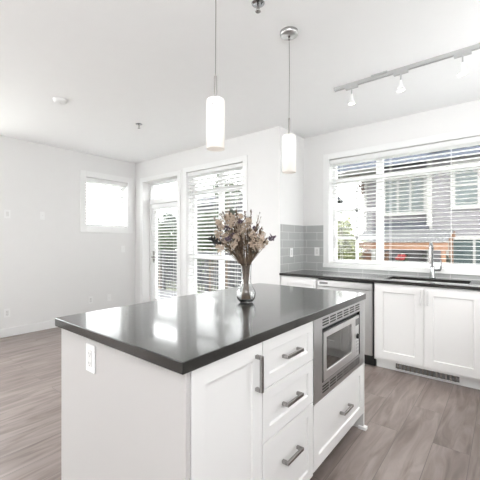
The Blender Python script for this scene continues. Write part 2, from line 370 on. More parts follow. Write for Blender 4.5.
# patio door with transom
dd = -0.16; db = -0.21
droot = bpy.data.objects.new('door_1', None); COL.objects.link(droot); droot.location = (-4.59, YM+0.2, 0); droot['_o'] = (-4.59, YM+0.2, 0)
struct(droot, 'white glazed patio door with a transom light')
mb = MB(); u0, u1, v0, v1 = DR
fM.box(mb, u0, u0+0.045, 0, v1, db, dd+0.02); fM.box(mb, u1-0.045, u1, 0, v1, db, dd+0.02)
fM.box(mb, u0+0.045, u1-0.045, v1-0.045, v1, db, dd+0.02); fM.box(mb, u0+0.045, u1-0.045, 1.98, 2.07, db, dd+0.03)
mb.build('door_frame', 'vinyl', droot, bevel=0.003)
fM.box(MB(), u0+0.03, u1-0.03, 2.05, v1-0.03, db+0.015, db+0.022).build('transom_pane', 'pane', droot)
mb = MB(); a0, a1 = u0+0.048, u1-0.048
fM.box(mb, a0, a0+0.11, 0.02, 1.975, db, dd); fM.box(mb, a1-0.10, a1, 0.02, 1.975, db, dd)
fM.box(mb, a0+0.11, a1-0.10, 1.90, 1.975, db, dd); fM.box(mb, a0+0.11, a1-0.10, 0.02, 0.24, db, dd)
leaf = mb.build('door_leaf', 'vinyl', droot, bevel=0.003)
fM.box(MB(), a0+0.10, a1-0.09, 0.23, 1.91, db+0.02, db+0.027).build('door_pane', 'pane', leaf)
mb = MB(); fM.box(mb, a0+0.035, a0+0.075, 0.92, 1.12, dd, dd+0.008)
mb.tube([fM.pt(a0+0.055, 1.02, dd+0.008), fM.pt(a0+0.055, 1.02, dd+0.05), fM.pt(a0+0.17, 1.02, dd+0.055)], 0.009)
mb.build('door_handle', 'nickel', leaf)
# baseboards
struct(fL.box(MB(), YB, YM-0.014, 0, 0.118, 0, 0.014).build('baseboard_left', 'trim', bevel=0.003), 'white baseboard along the left wall')
mb = MB(); fM.box(mb, XL, DR[0]-0.075, 0, 0.118, 0, 0.014); fM.box(mb, DR[1]+0.075, XN, 0, 0.118, 0, 0.014)
struct(mb.build('baseboard_back', 'trim', bevel=0.003), 'white baseboard along the patio wall')
struct(MB().box(XL, XR, YB, YB+0.014, 0, 0.118).build('baseboard_rear', 'trim'), 'white baseboard along the rear wall')
# backsplash tile
struct(MB().box(XN, XN+0.008, YM+0.01, YS, 0.915, 1.52).build('trim_6', 'tile'), 'grey glass tile on the return wall')
struct(fS.box(MB(), XN+0.008, WS[0]-0.075, 0.915, 1.52, 0, 0.008).build('trim_7', 'tile'), 'grey glass tile beside the sink window')
struct(fS.box(MB(), WS[0]-0.075, XR, 0.915, 0.962, 0, 0.008).build('trim_8', 'tile'), 'strip of grey glass tile under the sill')
# ------------------------------------------------------------------ blinds
def blind(label, face, u0, u1, vt, vb, d, pitch, tilt, sw=0.05, cords=(), wand=None, valance=0.055, bottom=True, group=None, name='window_blind'):
    c = face.pt((u0+u1)/2, vt, d)
    r = thing(name, label, 'blind', c, group)
    mb = MB(); face.box(mb, u0, u1, vt-0.045, vt, d-0.025, d+0.025); mb.build('head_rail', 'slat', r, bevel=0.002)
    face.box(MB(), u0-0.0, u1+0.0, vt-valance, vt, d+0.027, d+0.034).build('valance', 'slat', r, bevel=0.002)
    mb = MB(); z = vt-0.06-pitch*0.3; ct, st = math.cos(tilt), math.sin(tilt)
    while z > vb+0.03:
        prof = []
        K = 4
        for k in range(K+1):
            q = -1+2*k/K; dd_ = q*sw/2; hh = 0.0022*(1-q*q)
            prof.append((dd_*ct-hh*st, dd_*st+hh*ct))       # (depth, height): room edge rises with tilt
        v = [face.pt(u0+0.004, z+h_, d+p) for (p, h_) in prof]+[face.pt(u1-0.004, z+h_, d+p) for (p, h_) in prof]
        v += [face.pt(u0+0.004, z+h_-0.0025, d+p) for (p, h_) in prof]+[face.pt(u1-0.004, z+h_-0.0025, d+p) for (p, h_) in prof]
        n = K+1; f = []
        for k in range(K): f += [(k, k+1, n+k+1, n+k), (2*n+k, 3*n+k, 3*n+k+1, 2*n+k+1)]
        f += [(0, n, 3*n, 2*n), (K, 2*n+K, 3*n+K, n+K)]
        f += [tuple([k for k in range(n)]+[2*n+k for k in reversed(range(n))]), tuple([n+k for k in range(n)]+[3*n+k for k in reversed(range(n))])]
        mb.add(v, f); z -= pitch
    mb.build('slats', 'slat', r)
    face.box(MB(), u0+0.002, u1-0.002, vb, vb+0.018, d-0.024, d+0.024).build('bottom_rail', 'slat', r, bevel=0.002)
    for cu in cords:
        mb = MB()
        for dq in (-0.026, 0.026): face.box(mb, cu-0.0012, cu+0.0012, vb+0.01, vt-0.04, d+dq-0.0008, d+dq+0.0008)
        mb.build('ladder_cord', 'slat', r)
    if wand is not None:
        mb = MB(); mb.tube([face.pt(wand, vt-0.06, d+0.04), face.pt(wand, vt-0.85, d+0.042)], 0.004, 6); mb.build('tilt_wand', 'plastic', r)
    return r
blind('white horizontal blind, nearly closed, in the small high window', fL, WL[0]+0.006, WL[1]-0.006, WL[3]-0.004, WL[2]+0.012, -0.055, 0.046, math.radians(14), cords=(WL[0]+0.12, WL[1]-0.12))
blind('white horizontal blind in the tall window behind the dried flowers', fM, WM[0]+0.006, WM[1]-0.006, WM[3]-0.006, WM[2]+0.012, -0.05, 0.055, math.radians(20), sw=0.055, cords=(WM[0]+0.16, -3.33, WM[1]-0.16), wand=WM[0]+0.10)
blind('white horizontal blind hanging over the patio door glass', fM, -4.93, -4.20, 1.955, 0.26, dd+0.036, 0.052, math.radians(18), cords=(-4.78, -4.33), wand=None)
blind('wide white horizontal blind in the window over the sink', fS, WS[0]+0.006, WS[1]-0.006, WS[3]-0.006, WS[2]+0.012, -0.05, 0.0455, math.radians(4), cords=(-1.66, -1.06, -0.45, 0.2), wand=None)
# ------------------------------------------------------------------ island
ZI = 0.944; SL = 0.039; ZC = ZI-SL
FX = -0.765-0.02      # carcass front; doors add 2 cm
IX0, IX1, IY0, IY1 = -1.67, -0.755, 0.658, 2.33
tag(MB().box(IX0, IX1, IY0, IY1, ZC, ZI).build('island_worktop', 'quartz', origin=(-1.2, 1.5, ZC), bevel=0.003, seg=3), 'dark grey polished quartz worktop on the kitchen island', 'worktop')
BK = -1.655
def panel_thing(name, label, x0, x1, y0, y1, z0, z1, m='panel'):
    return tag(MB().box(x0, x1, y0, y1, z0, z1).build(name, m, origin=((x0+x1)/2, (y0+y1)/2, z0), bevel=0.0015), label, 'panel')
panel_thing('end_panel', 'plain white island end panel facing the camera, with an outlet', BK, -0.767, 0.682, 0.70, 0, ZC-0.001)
pf = thing('end_panel', 'narrow white island end panel beside the microwave, with a small foot', 'panel', (-1.2, 2.312, 0))
MB().box(BK, -0.765, 2.308, 2.326, 0, ZC-0.001).build('board', 'cab', pf, bevel=0.0015)
MB().box(-0.80, -0.745, 2.295, 2.336, 0, 0.022).build('foot', 'trim', pf, bevel=0.004)
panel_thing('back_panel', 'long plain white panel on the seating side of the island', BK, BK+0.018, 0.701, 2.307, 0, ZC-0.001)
fI = Face('+x', FX)
CB = BK+0.019
def carcass(r, x0, x1, y0, y1, z0, z1, toe=None, m='cab'):
    mb = MB().box(x0, x1, y0, y1, z0, z1)
    mb.build('carcass', m, r)
    if toe: MB().box(*toe).build('toe_kick', 'dark' if len(toe) == 6 else m, r)
# door unit
r = thing('base_cabinet', 'white island base cabinet with one tall shaker door, nearest the camera', 'cabinet', (-1.1, 0.9, 0))
carcass(r, CB, FX, 0.701, 1.0895, 0.10, ZC-0.001)
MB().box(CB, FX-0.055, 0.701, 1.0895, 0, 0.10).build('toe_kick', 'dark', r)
d = fI.shaker(MB(), 0.703, 1.0875, 0.108, ZC-0.004).build('door', 'cab', r, bevel=0.0012)
bar_handle(Face('+x', FX+0.02), d, 1.045, 0.79, 0.142, True)
# drawer unit
r = thing('drawer_cabinet', 'white island cabinet with a stack of three shaker drawers', 'cabinet', (-1.1, 1.31, 0))
carcass(r, CB, FX, 1.0905, 1.5405, 0.10, ZC-0.001)
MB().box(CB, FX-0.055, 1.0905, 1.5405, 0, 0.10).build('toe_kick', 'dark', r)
for (a, b) in ((0.704, ZC-0.004), (0.486, 0.700), (0.108, 0.482)):
    d = fI.shaker(MB(), 1.0925, 1.5385, a, b, fr=0.05).build('drawer', 'cab', r, bevel=0.0012)
    hz = (a+b)/2 if a > 0.3 else 0.338
    bar_handle(Face('+x', FX+0.02), d, 1.308, hz, 0.142, False)
# microwave unit
r = thing('microwave_cabinet', 'white island cabinet holding the built-in microwave above a wide drawer', 'cabinet', (-1.1, 1.92, 0))
mb = MB(); MX0 = 1.5425; MX1 = 2.306
mb.box(CB, FX, MX0, MX1, 0.10, 0.455); mb.box(CB, FX, MX0, MX0+0.018, 0.455, ZC-0.001); mb.box(CB, FX, MX1-0.018, MX1, 0.455, ZC-0.001)
mb.box(CB, CB+0.02, MX0+0.018, MX1-0.018, 0.455, ZC-0.001)
mb.build('carcass', 'cab', r)
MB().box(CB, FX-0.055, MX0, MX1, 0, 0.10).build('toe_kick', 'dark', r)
d = fI.shaker(MB(), MX0+0.002, MX1-0.002, 0.118, 0.462, fr=0.062).build('drawer', 'cab', r, bevel=0.0012)
bar_handle(Face('+x', FX+0.02), d, 1.955, 0.288, 0.142, False)
# microwave
mw = thing('microwave', 'built-in stainless steel microwave with dark glass door and vented trim kit', 'microwave', (-1.0, 1.92, 0.47))
mb = MB(); t0, t1, tz0, tz1 = MX0+0.001, MX1-0.001, 0.467, 0.9035
by0, by1, bz0, bz1 = 1.640, 2.222, 0.548, 0.840     # body opening
fI.slab_with_hole(mb, t0, t1, tz0, tz1, by0, by1, bz0, bz1, 0.0005, 0.024)
mb.build('trim_kit', 'steel_h', mw, bevel=0.0015)
fT = Face('+x', FX+0.024)
for (a, b) in ((0.849, 0.893), (0.490, 0.537)):
    mb = MB()
    for k in range(3):
        z = a+0.004+k*(b-a)/3
        for j in range(6):
            u = 1.642+j*0.0985
            fT.box(mb, u, u+0.078, z, z+0.0078, 0.0, 0.0012)
    mb.build('vent_slots', 'black', mw)
MB().box(CB+0.03, FX+0.003, by0+0.002, by1-0.002, bz0+0.002, bz1-0.002).build('body', 'black', mw)
mb = MB(); fI.slab_with_hole(mb, by0+0.0005, by1-0.0005, bz0+0.0005, bz1-0.0005, by0+0.004, by1-0.004, bz0+0.004, bz1-0.004, 0.0035, 0.0235)
mb.build('black_gap_liner', 'black', mw)  # added black ring, the dark of the gap put into its colour
fD = Face('+x', FX+0.006)
mb = MB(); fD.slab_with_hole(mb, by0+0.012, 2.116, bz0+0.006, bz1-0.022, 1.688, 2.068, 0.602, 0.786, 0, 0.022)
dr = mb.build('door', 'steel_l', mw, bevel=0.002)
fD.box(MB(), 1.688, 2.068, 0.602, 0.786, 0.008, 0.015).build('door_glass', 'mwglass', dr)
mb = MB(); fD.box(mb, 2.121, by1-0.026, bz0+0.006, bz1-0.022, 0, 0.021); cp = mb.build('control_panel', 'steel_l', mw, bevel=0.002)
fD.box(MB(), 2.132, 2.192, 0.757, 0.800, 0.0212, 0.0225).build('display', 'slot', cp)
mb = MB(); q = fD.pt(2.160, 0.685, 0.021); q2 = fD.pt(2.160, 0.685, 0.034)
mb.tube([q, q2], [0.017, 0.015], 20, smooth=False); mb.build('knob', 'black', cp, bevel=0.002)
for k in range(4):
    for s_ in (0,):
        fD.box(MB(), 2.140, 2.185, 0.582+k*0.021 if k < 4 else 0, 0.594+k*0.021, 0.0212, 0.0232).build('button', 'steel', cp)
# ------------------------------------------------------------------ outlets
def outlet(face, u, v, label, kind='duplex', d0=0.0, group=None, name='power_outlet', w_=0.072, h_=0.116):
    c = face.pt(u, v-h_/2, d0); r = thing(name, label, 'outlet' if name == 'power_outlet' else 'switch', c, group)
    face.box(MB(), u-w_/2, u+w_/2, v-h_/2, v+h_/2, d0+0.0003, d0+0.006).build('cover_plate', 'plastic', r, bevel=0.0015)
    if kind == 'duplex':
        a = face.box(MB(), u-0.017, u+0.017, v-0.034, v+0.034, d0+0.006, d0+0.0085).build('socket', 'plastic2', r, bevel=0.0008)
        for s_ in (-0.02, 0.02):
            mb = MB()
            face.box(mb, u-0.0075, u-0.0055, v+s_-0.004, v+s_+0.005, d0+0.0085, d0+0.0088)
            face.box(mb, u+0.0055, u+0.0075, v+s_-0.004, v+s_+0.005, d0+0.0085, d0+0.0088)
            face.box(mb, u-0.002, u+0.002, v+s_-0.012, v+s_-0.008, d0+0.0085, d0+0.0088)
            mb.build('slot', 'slot', a)
    elif kind == 'switch':
        face.box(MB(), u-0.0165, u+0.0165, v-0.033, v+0.033, d0+0.006, d0+0.010).build('rocker', 'plastic2', r, bevel=0.001)
    else:
        mb = MB(); c = face.pt(u, v, d0+0.006); c2 = face.pt(u, v, d0+0.012); mb.tube([c, c2], 0.006, 12); mb.build('jack', 'plastic2', r)
    return r
outlet(Face('-y', 0.682), -1.362, 0.815, 'white power outlet on the plain end panel of the island')
outlet(fL, 1.478, 0.325, 'white wall outlet low on the left wall, nearest the camera')
outlet(fL, 2.639, 0.34, 'white wall outlet low on the left wall, below the window centre', d0=0)
outlet(fL, 2.963, 0.335, 'white cable jack plate low on the left wall, nearest the corner', 'jack')
outlet(fL, 3.228, 1.167, 'white blank plate just under the small window, by the room corner', 'jack')
outlet(fL, 1.481, 1.68, 'white wall plate at head height, further from the small window', 'switch', name='light_switch')
outlet(fL, 1.918, 1.683, 'white wall plate at head height, closer to the small window', 'jack', name='light_switch', w_=0.062)
outlet(Face('+x', XN+0.008), 3.745, 1.16, 'white outlet on the bright grey tile of the return wall')
outlet(Face('-y', YS-0.008), -1.975, 1.168, 'white outlet on the tile between the corner and sink window')
# ------------------------------------------------------------------ sink run
CF = YS-0.605      # carcass front 3.495
ZB = 0.915; SB = 0.03; ZU = ZB-SB
fC = Face('-y', CF)
HX0, HX1, HY0, HY1 = -0.98, -0.26, 3.565, 3.935
mb = MB()
O = [(XN+0.001, YS-0.635), (XR-0.001, YS-0.635), (XR-0.001, YS-0.001), (XN+0.001, YS-0.001)]; Hh = [(HX0, HY0), (HX1, HY0), (HX1, HY1), (HX0, HY1)]
v = [(*p, ZU) for p in O]+[(*p, ZU) for p in Hh]+[(*p, ZB) for p in O]+[(*p, ZB) for p in Hh]; f = []
for k in range(4):
    j = (k+1) % 4
    f += [(k, j, 4+j, 4+k), (8+k, 8+j, 12+j, 12+k), (k, j, 8+j, 8+k), (4+k, 4+j, 12+j, 12+k)]
mb.add(v, f)
mb.box(0.42, XR-0.001, 0.85, YS-0.6352, ZU, ZB)
tag(mb.build('kitchen_worktop', 'quartz', origin=(-0.6, 3.8, ZU), bevel=0.0025), 'dark grey quartz worktop running under the wide sink window', 'worktop')
def base_cab(label, x0, x1, doors, toe=True, z1=ZU-0.0005):
    r = thing('base_cabinet', label, 'cabinet', ((x0+x1)/2, 3.8, 0))
    MB().box(x0+0.0005, x1-0.0005, CF, YS-0.009, 0.10, z1-0.23 if len(doors) == 2 and 'sink' in label else z1).build('carcass', 'cab', r)
    if len(doors) == 2 and 'sink' in label:
        mb = MB(); mb.box(x0+0.0005, x0+0.018, CF, YS-0.009, z1-0.23, z1); mb.box(x1-0.018, x1-0.0005, CF, YS-0.009, z1-0.23, z1)
        mb.box(x0+0.018, x1-0.018, CF, CF+0.018, z1-0.23, z1); mb.build('top_frame', 'cab', r)
    MB().box(x0+0.0005, x1-0.0005, 3.57, 3.588, 0, 0.0995).build('toe_kick', 'cab', r)
    for (a, b, hu) in doors:
        d = fC.shaker(MB(), a, b, 0.125, ZU-0.012, fr=0.075).build('door', 'cab', r, bevel=0.0012)
        bar_handle(Face('-y', CF-0.02), d, hu, 0.775, 0.135, True, w=0.010, m='steel_l')
    return r
base_cab('narrow white shaker cabinet between the return wall and the dishwasher', XN+0.001, -1.682, [(XN+0.03, -1.685, -1.712)])
base_cab('white two-door shaker cabinet under the kitchen sink', -1.05, -0.135, [(-1.035, -0.5945, -0.622), (-0.5915, -0.1375, -0.563)])
base_cab('white shaker corner cabinet right of the sink cabinet', -0.133, 0.44, [(-0.131, 0.40, -0.10)])
# toe-kick vent
r = thing('floor_vent', 'metal toe-kick heating vent under the sink cabinet doors', 'vent', (-0.59, 3.565, 0))
fV = Face('-y', 3.57); mb = MB()
fV.slab_with_hole(mb, -0.875, -0.31, 0.012, 0.097, -0.862, -0.323, 0.022, 0.091, 0.0003, 0.008); mb.build('frame', 'steel_l', r)
fV.box(MB(), -0.862, -0.323, 0.022, 0.091, 0.0003, 0.001).build('backing', 'slot', r)
mb = MB()
for k in range(14):
    u = -0.848+k*0.0375; fV.box(mb, u, u+0.016, 0.022, 0.091, 0.001, 0.006)
mb.build('fins', 'nickel', r)
# dishwasher
r = thing('dishwasher', 'stainless steel dishwasher left of the sink cabinet', 'dishwasher', (-1.366, 3.8, 0))
a, b = -1.680, -1.052
MB().box(a+0.006, b-0.006, CF+0.004, YS-0.012, 0.10, ZU-0.004).build('body', 'dark', r)
fC.box(MB(), a+0.008, b-0.010, 0.128, 0.795, -0.003, 0.028).build('door', 'steel', r, bevel=0.003)
cp = fC.box(MB(), a+0.008, b-0.010, 0.800, ZU-0.016, -0.003, 0.028).build('control_panel', 'steel', r, bevel=0.003)
fC.box(MB(), a+0.035, a+0.135, 0.826, 0.848, 0.0281, 0.0292).build('display', 'slot', cp)
mb = MB(); fC.box(mb, a+0.05, b-0.05, 0.768, 0.785, 0.045, 0.058)
for u in (a+0.06, b-0.075): fC.box(mb, u, u+0.015, 0.769, 0.784, 0.028, 0.045)
mb.build('handle', 'steel', r, bevel=0.002)
MB().box(a+0.006, b-0.006, 3.56, 3.575, 0.0, 0.115).build('toe_kick', 'black', r)
# sink
r = thing('kitchen_sink', 'undermount stainless double-bowl sink set in the dark worktop', 'sink', (-0.62, 3.75, 0.70))
def bowl(x0, x1, y0, y1, zt, zb, t=0.003):
    mb = MB(); rr = 0.02
    A = [(x0, y0), (x1, y0), (x1, y1), (x0, y1)]; B = [(x0+rr, y0+rr), (x1-rr, y0+rr), (x1-rr, y1-rr), (x0+rr, y1-rr)]
    v = [(*p, zt) for p in A]+[(*p, zb+rr) for p in A]+[(*p, zb) for p in B]
    o = 0.003
    A2 = [(x0-o, y0-o), (x1+o, y0-o), (x1+o, y1+o), (x0-o, y1+o)]
    v += [(*p, zt) for p in A2]+[(*p, zb-o) for p in A2]
    f = [(8, 9, 10, 11), (16, 17, 18, 19)]
    for k in range(4):
        j = (k+1) % 4; f += [(k, j, 4+j, 4+k), (4+k, 4+j, 8+j, 8+k), (k, j, 12+j, 12+k), (12+k, 12+j, 16+j, 16+k)]
    return mb.add(v, f)
for (x0, x1) in ((HX0-0.004, -0.632), (-0.608, HX1+0.004)):
    bw = bowl(x0, x1, HY0-0.004, HY1+0.004, ZU-0.0006, 0.70)  .build('bowl', 'sinksteel', r, bevel=0.004)
    cx = (x0+x1)/2; cyy = 3.78
    MB().lathe((cx, cyy, 0.7015), [(0.0, 0.001), (0.03, 0.001), (0.042, 0.004), (0.045, 0.0)], 24).build('drain', 'chrome', bw)
MB().box(-0.6285, -0.6115, HY0-0.003, HY1+0.003, ZU-0.02, ZU-0.001).build('divider', 'steel', r, bevel=0.004)
# faucet
fx, fy = -0.605, 4.012
r = thing('faucet', 'tall chrome pull-down faucet with a side lever behind the sink', 'faucet', (fx, fy, ZB))
MB().lathe((fx, fy, ZB), [(0, 0), (0.030, 0), (0.030, 0.006), (0.024, 0.014), (0.022, 0.11), (0.020, 0.125), (0.0, 0.128)], 28).build('base', 'chrome', r)
pts = [(fx, fy, ZB+0.12), (fx, fy, ZB+0.30)]
for k in range(1, 11):
    a_ = math.pi*k/10; pts.append((fx, fy-0.075+0.075*math.cos(a_), ZB+0.30+0.075*math.sin(a_)))
pts.append((fx, fy-0.15, ZB+0.26))
MB().tube(pts, 0.011, 16).build('spout', 'chrome', r)
MB().tube([(fx, fy-0.15, ZB+0.27), (fx, fy-0.15, ZB+0.25), (fx, fy-0.15, ZB+0.16)], [0.012, 0.0155, 0.0145], 16).build('spray_head', 'nickel', r)
mb = MB(); mb.tube([(fx+0.015, fy, ZB+0.085), (fx+0.075, fy, ZB+0.09)], 0.013, 14)
mb.tube([(fx+0.07, fy, ZB+0.09), (fx+0.078, fy-0.005, ZB+0.10), (fx+0.082, fy-0.008, ZB+0.19)], [0.009, 0.008, 0.006], 10)
mb.build('lever', 'chrome', r)
# ------------------------------------------------------------------ right cabinet run (seen in the microwave glass)
fX = Face('-x', 0.455); ys = [0.87, 1.51, 2.15, 2.79, 3.43]
lab = ['white shaker base cabinet opposite the near end of the island', 'white shaker base cabinet opposite the island drawers', 'white shaker base cabinet opposite the microwave', 'white shaker base cabinet opposite the far end of the island']
for i in range(4):
    a, b = ys[i]+0.001, ys[i+1]-0.001
    r = thing('base_cabinet', lab[i], 'cabinet', (0.75, (a+b)/2, 0))
    MB().box(0.455, XR-0.002, a, b, 0.10, ZU-0.0005).build('carcass', 'cab', r)
    MB().box(0.53, 0.548, a, b, 0, 0.0995).build('toe_kick', 'cab', r)
    m_ = (a+b)/2
    for (p, q, hu) in ((a+0.001, m_-0.0015, m_-0.032), (m_+0.0015, b-0.001, m_+0.032)):
        d = fX.shaker(MB(), p, q, 0.125, ZU-0.012).build('door', 'cab', r, bevel=0.0012)
        bar_handle(Face('-x', 0.435), d, hu, 0.775, 0.135, True, w=0.010)
# ------------------------------------------------------------------ pendants
def pendant(x, y, label):
    zt, zb = 2.033, 1.779
    r = thing('pendant_lamp', label, 'lamp', (x, y, H), 'pendant lamps over the island')
    MB().lathe((x, y, H), [(0.0, -0.028), (0.052, -0.027), (0.06, -0.022), (0.062, -0.0005), (0, -0.0005)], 36).build('canopy', 'steel', r)
    MB().lathe((x, y, H), [(0.0, -0.055), (0.006, -0.055), (0.007, -0.027), (0.0, -0.027)], 16).build('cord_grip', 'nickel', r)
    MB().tube([(x, y, H-0.05), (x+0.002, y, H-0.25), (x-0.001, y, zt+0.10)], 0.0022, 8).build('cord', 'nickel', r)
    MB().tube([(x, y, zt-0.005), (x, y, zt+0.118)], 0.0068, 12).build('stem', 'nickel', r)
    sh = MB().lathe((x, y, 0), [(0.006, zt), (0.040, zt), (0.0448, zt-0.004), (0.0462, zt-0.012), (0.0462, zb), (0.043, zb), (0.043, zt-0.014), (0.006, zt-0.010)], 40).build('shade', 'opal', r)
    MB().lathe((x, y, 0), [(0, zt-0.03), (0.012, zt-0.03), (0.014, zt-0.09), (0.018, zt-0.12), (0.018, zt-0.19), (0.0, zt-0.21)], 18).build('bulb', 'bulb', r)
    for an in (-1.1, -3.4):
        ux, uy = math.cos(an), math.sin(an)
        MB().tube([(x+ux*0.0445, y+uy*0.0445, zt-0.04), (x+ux*0.053, y+uy*0.053, zt-0.04)], 0.0035, 10).build('screw', 'nickel', r)
    return r
pendant(-1.15, 1.222, 'lit white glass cylinder pendant hanging nearer the camera')
pendant(-1.15, 1.955, 'lit white glass cylinder pendant further away, with its round ceiling canopy in view')
# ------------------------------------------------------------------ track light
r = thing('track_rail', 'white ceiling track rail above the sink aisle', 'light track', (-0.5, 2.945, H))
tx0, tx1 = -1.245, 0.30
mb = MB(); mb.box(tx0, tx1, 2.928, 2.962, H-0.022, H-0.0005); mb.box(tx0, tx1, 2.931, 2.937, H-0.030, H-0.022); mb.box(tx0, tx1, 2.953, 2.959, H-0.030, H-0.022)
mb.build('rail', 'track', r, bevel=0.001)
MB().box(tx0+0.004, tx1-0.004, 2.9375, 2.9525, H-0.0245, H-0.022).build('conductor', 'slot', r)
MB().box(-0.90, -0.77, 2.905, 2.985, H-0.012, H-0.0004).build('feed_cover', 'track', r, bevel=0.003)
heads = [(-1.082, 'lit white track spotlight at the free end of the rail'), (-0.672, 'lit white track spotlight beside the feed cover'), (-0.247, 'lit white track spotlight nearest the right edge of the photo'), (0.18, 'lit white track spotlight last on the rail, towards the right wall')]
for (x, lb) in heads:
    y = 2.945
    r = thing('track_spotlight', lb, 'spotlight', (x, y, H-0.03), 'spotlights on the ceiling track')
    MB().box(x-0.055, x+0.055, y-0.015, y+0.015, H-0.050, H-0.0305).build('adapter', 'track', r, bevel=0.003)
    MB().tube([(x, y, H-0.048), (x, y, H-0.10)], 0.006, 10).build('stem', 'track', r)
    MB().lathe((x, y, H-0.10), [(0.0, 0.004), (0.011, 0.0), (0.013, -0.045), (0.020, -0.062), (0.036, -0.085), (0.040, -0.092), (0.037, -0.092), (0.018, -0.066), (0.008, -0.05), (0.0, -0.05)], 28).build('shade', 'trackshade', r)
    MB().lathe((x, y, H-0.10), [(0.0, -0.074), (0.019, -0.074), (0.026, -0.084), (0.0, -0.088)], 20).build('bulb', 'bulb', r)
    l = bpy.data.lights.new('spotlight_light', 'SPOT'); l.energy = 9; l.spot_size = math.radians(110); l.spot_blend = 0.8; l.color = (1, 0.95, 0.88); l.shadow_soft_size = 0.03
    lo = bpy.data.objects.new('spotlight_light', l); COL.objects.link(lo); lo.parent = r; lo.location = (0, 0, -0.165)
# ------------------------------------------------------------------ ceiling bits
r = thing('smoke_detector', 'round white smoke detector on the ceiling towards the left wall', 'smoke detector', (-3.5, 1.43, H))
MB().lathe((-3.5, 1.43, H), [(0, -0.034), (0.045, -0.034), (0.058, -0.026), (0.064, -0.010), (0.066, -0.0005), (0, -0.0005)], 36).build('housing', 'plastic', r)
MB().lathe((-3.5, 1.43, H), [(0, -0.036), (0.010, -0.036), (0.011, -0.034), (0, -0.034)], 16).build('test_button', 'plastic2', r)
for (x, y, lb) in ((-3.485, 2.338, 'small chrome sprinkler head on the ceiling near the patio wall'), (-1.156, 1.60, 'small chrome sprinkler head on the ceiling between the pendant lamps')):
    r = thing('sprinkler_head', lb, 'sprinkler', (x, y, H))
    MB().lathe((x, y, H), [(0, -0.006), (0.018, -0.006), (0.038, -0.003), (0.040, -0.0005), (0, -0.0005)], 28).build('escutcheon', 'chrome', r)
    mb = MB(); mb.tube([(x, y, H-0.005), (x, y, H-0.03)], 0.007, 10)
    for s_ in (-1, 1): mb.tube([(x+s_*0.007, y, H-0.022), (x+s_*0.012, y, H-0.035), (x, y, H-0.048)], 0.0022, 6)
    mb.lathe((x, y, H-0.048), [(0, 0), (0.016, 0), (0.017, -0.002), (0, -0.002)], 12)
    mb.build('nozzle', 'nickel', r)
# ------------------------------------------------------------------ vase and dried flowers
vx, vy = -1.207, 1.548
VZ = ZI+0.0005
prof = [(0.0, 0.0), (0.028, 0.0), (0.042, 0.006), (0.055, 0.026), (0.0590, 0.048), (0.055, 0.070), (0.043, 0.090), (0.034, 0.104), (0.0305, 0.125), (0.0300, 0.17), (0.0315, 0.205), (0.0345, 0.226), (0.0355, 0.228),
        (0.0340, 0.2285), (0.0330, 0.226), (0.0295, 0.205), (0.0278, 0.17), (0.0280, 0.125), (0.0315, 0.105), (0.0405, 0.089), (0.0520, 0.069), (0.0555, 0.048), (0.0520, 0.029), (0.039, 0.013), (0.025, 0.010), (0.0, 0.010)]
tag(MB().lathe((vx, vy, VZ), prof, 48).build('glass_vase', 'vase', origin=(vx, vy, VZ)), 'clear glass bottle vase with a round belly on the island', 'vase')
t39 = math.radians(39); Fv = Vector((-math.sin(t39), math.cos(t39), 0)); Rv = Vector((math.cos(t39), math.sin(t39), 0))
def W(u, v, d): return Vector((vx, vy, VZ))+Rv*u+Fv*d+Vector((0, 0, v))
ICO = None
def ico():
    bm = bmesh.new(); bmesh.ops.create_icosphere(bm, subdivisions=1, radius=1)
    v = [tuple(q.co) for q in bm.verts]; f = [tuple(q.index for q in fc.verts) for fc in bm.faces]; bm.free(); return v, f
ICV, ICF = ico()
rnd = random.Random(11)
def blobs(mb, c, rad, n, r0, r1, squash=0.8):
    for _ in range(n):
        while True:
            p = Vector((rnd.uniform(-1, 1), rnd.uniform(-1, 1), rnd.uniform(-1, 1)))
            if p.length <= 1: break
        q = c+Vector((p.x*rad, p.y*rad, p.z*rad*squash)); rr = rnd.uniform(r0, r1)
        k = [rnd.uniform(0.7, 1.3) for _ in range(3)]
        mb.add([(q.x+a*rr*k[0], q.y+b*rr*k[1], q.z+c_*rr*k[2]) for (a, b, c_) in ICV], ICF, False)
    return mb
def leafq(mb, p, d, ln, wd):
    d = d.normalized(); s_ = d.cross(Vector((rnd.uniform(-1, 1), rnd.uniform(-1, 1), rnd.uniform(-1, 1)))).normalized(); n_ = d.cross(s_)*wd*0.25
    a = p; b = p+d*ln*0.5+s_*wd/2+n_; c = p+d*ln; e = p+d*ln*0.5-s_*wd/2+n_; m_ = p+d*ln*0.5
    mb.add([a, b, c, e, m_], [(0, 1, 4), (1, 2, 4), (2, 3, 4), (3, 0, 4)], False)
def stem_path(tip, k):
    a = rnd.uniform(0, 6.28); rr = rnd.uniform(0.004, 0.030)
    b = W(math.cos(a)*rr, 0.016, math.sin(a)*rr)
    a2 = a+math.pi*rnd.uniform(0.7, 1.3)*0+0
    # pass through the neck on the side the head leans to
    rel = tip-W(0, tip.z-VZ, 0); lean = Vector((rel.x, rel.y, 0))
    off = lean*min(1, 0.020/max(lean.length, 0.02))
    j = Vector((rnd.uniform(-0.007, 0.007), rnd.uniform(-0.007, 0.007), 0))
    n1 = Vector((vx, vy, VZ+0.125))+off*0.4+j; n2 = Vector((vx, vy, VZ+0.215))+off*0.9+j*0.9
    mid = n2.lerp(tip, 0.5)+Vector((rnd.uniform(-1, 1), rnd.uniform(-1, 1), 0))*0.007 - lean*0.05
    return [b, b.lerp(n1, 0.6)*1.0, n1, n2, mid, tip]
def pxw(px, py, d): return W((px-245.5)*0.006, (302-py)*0.006, d)
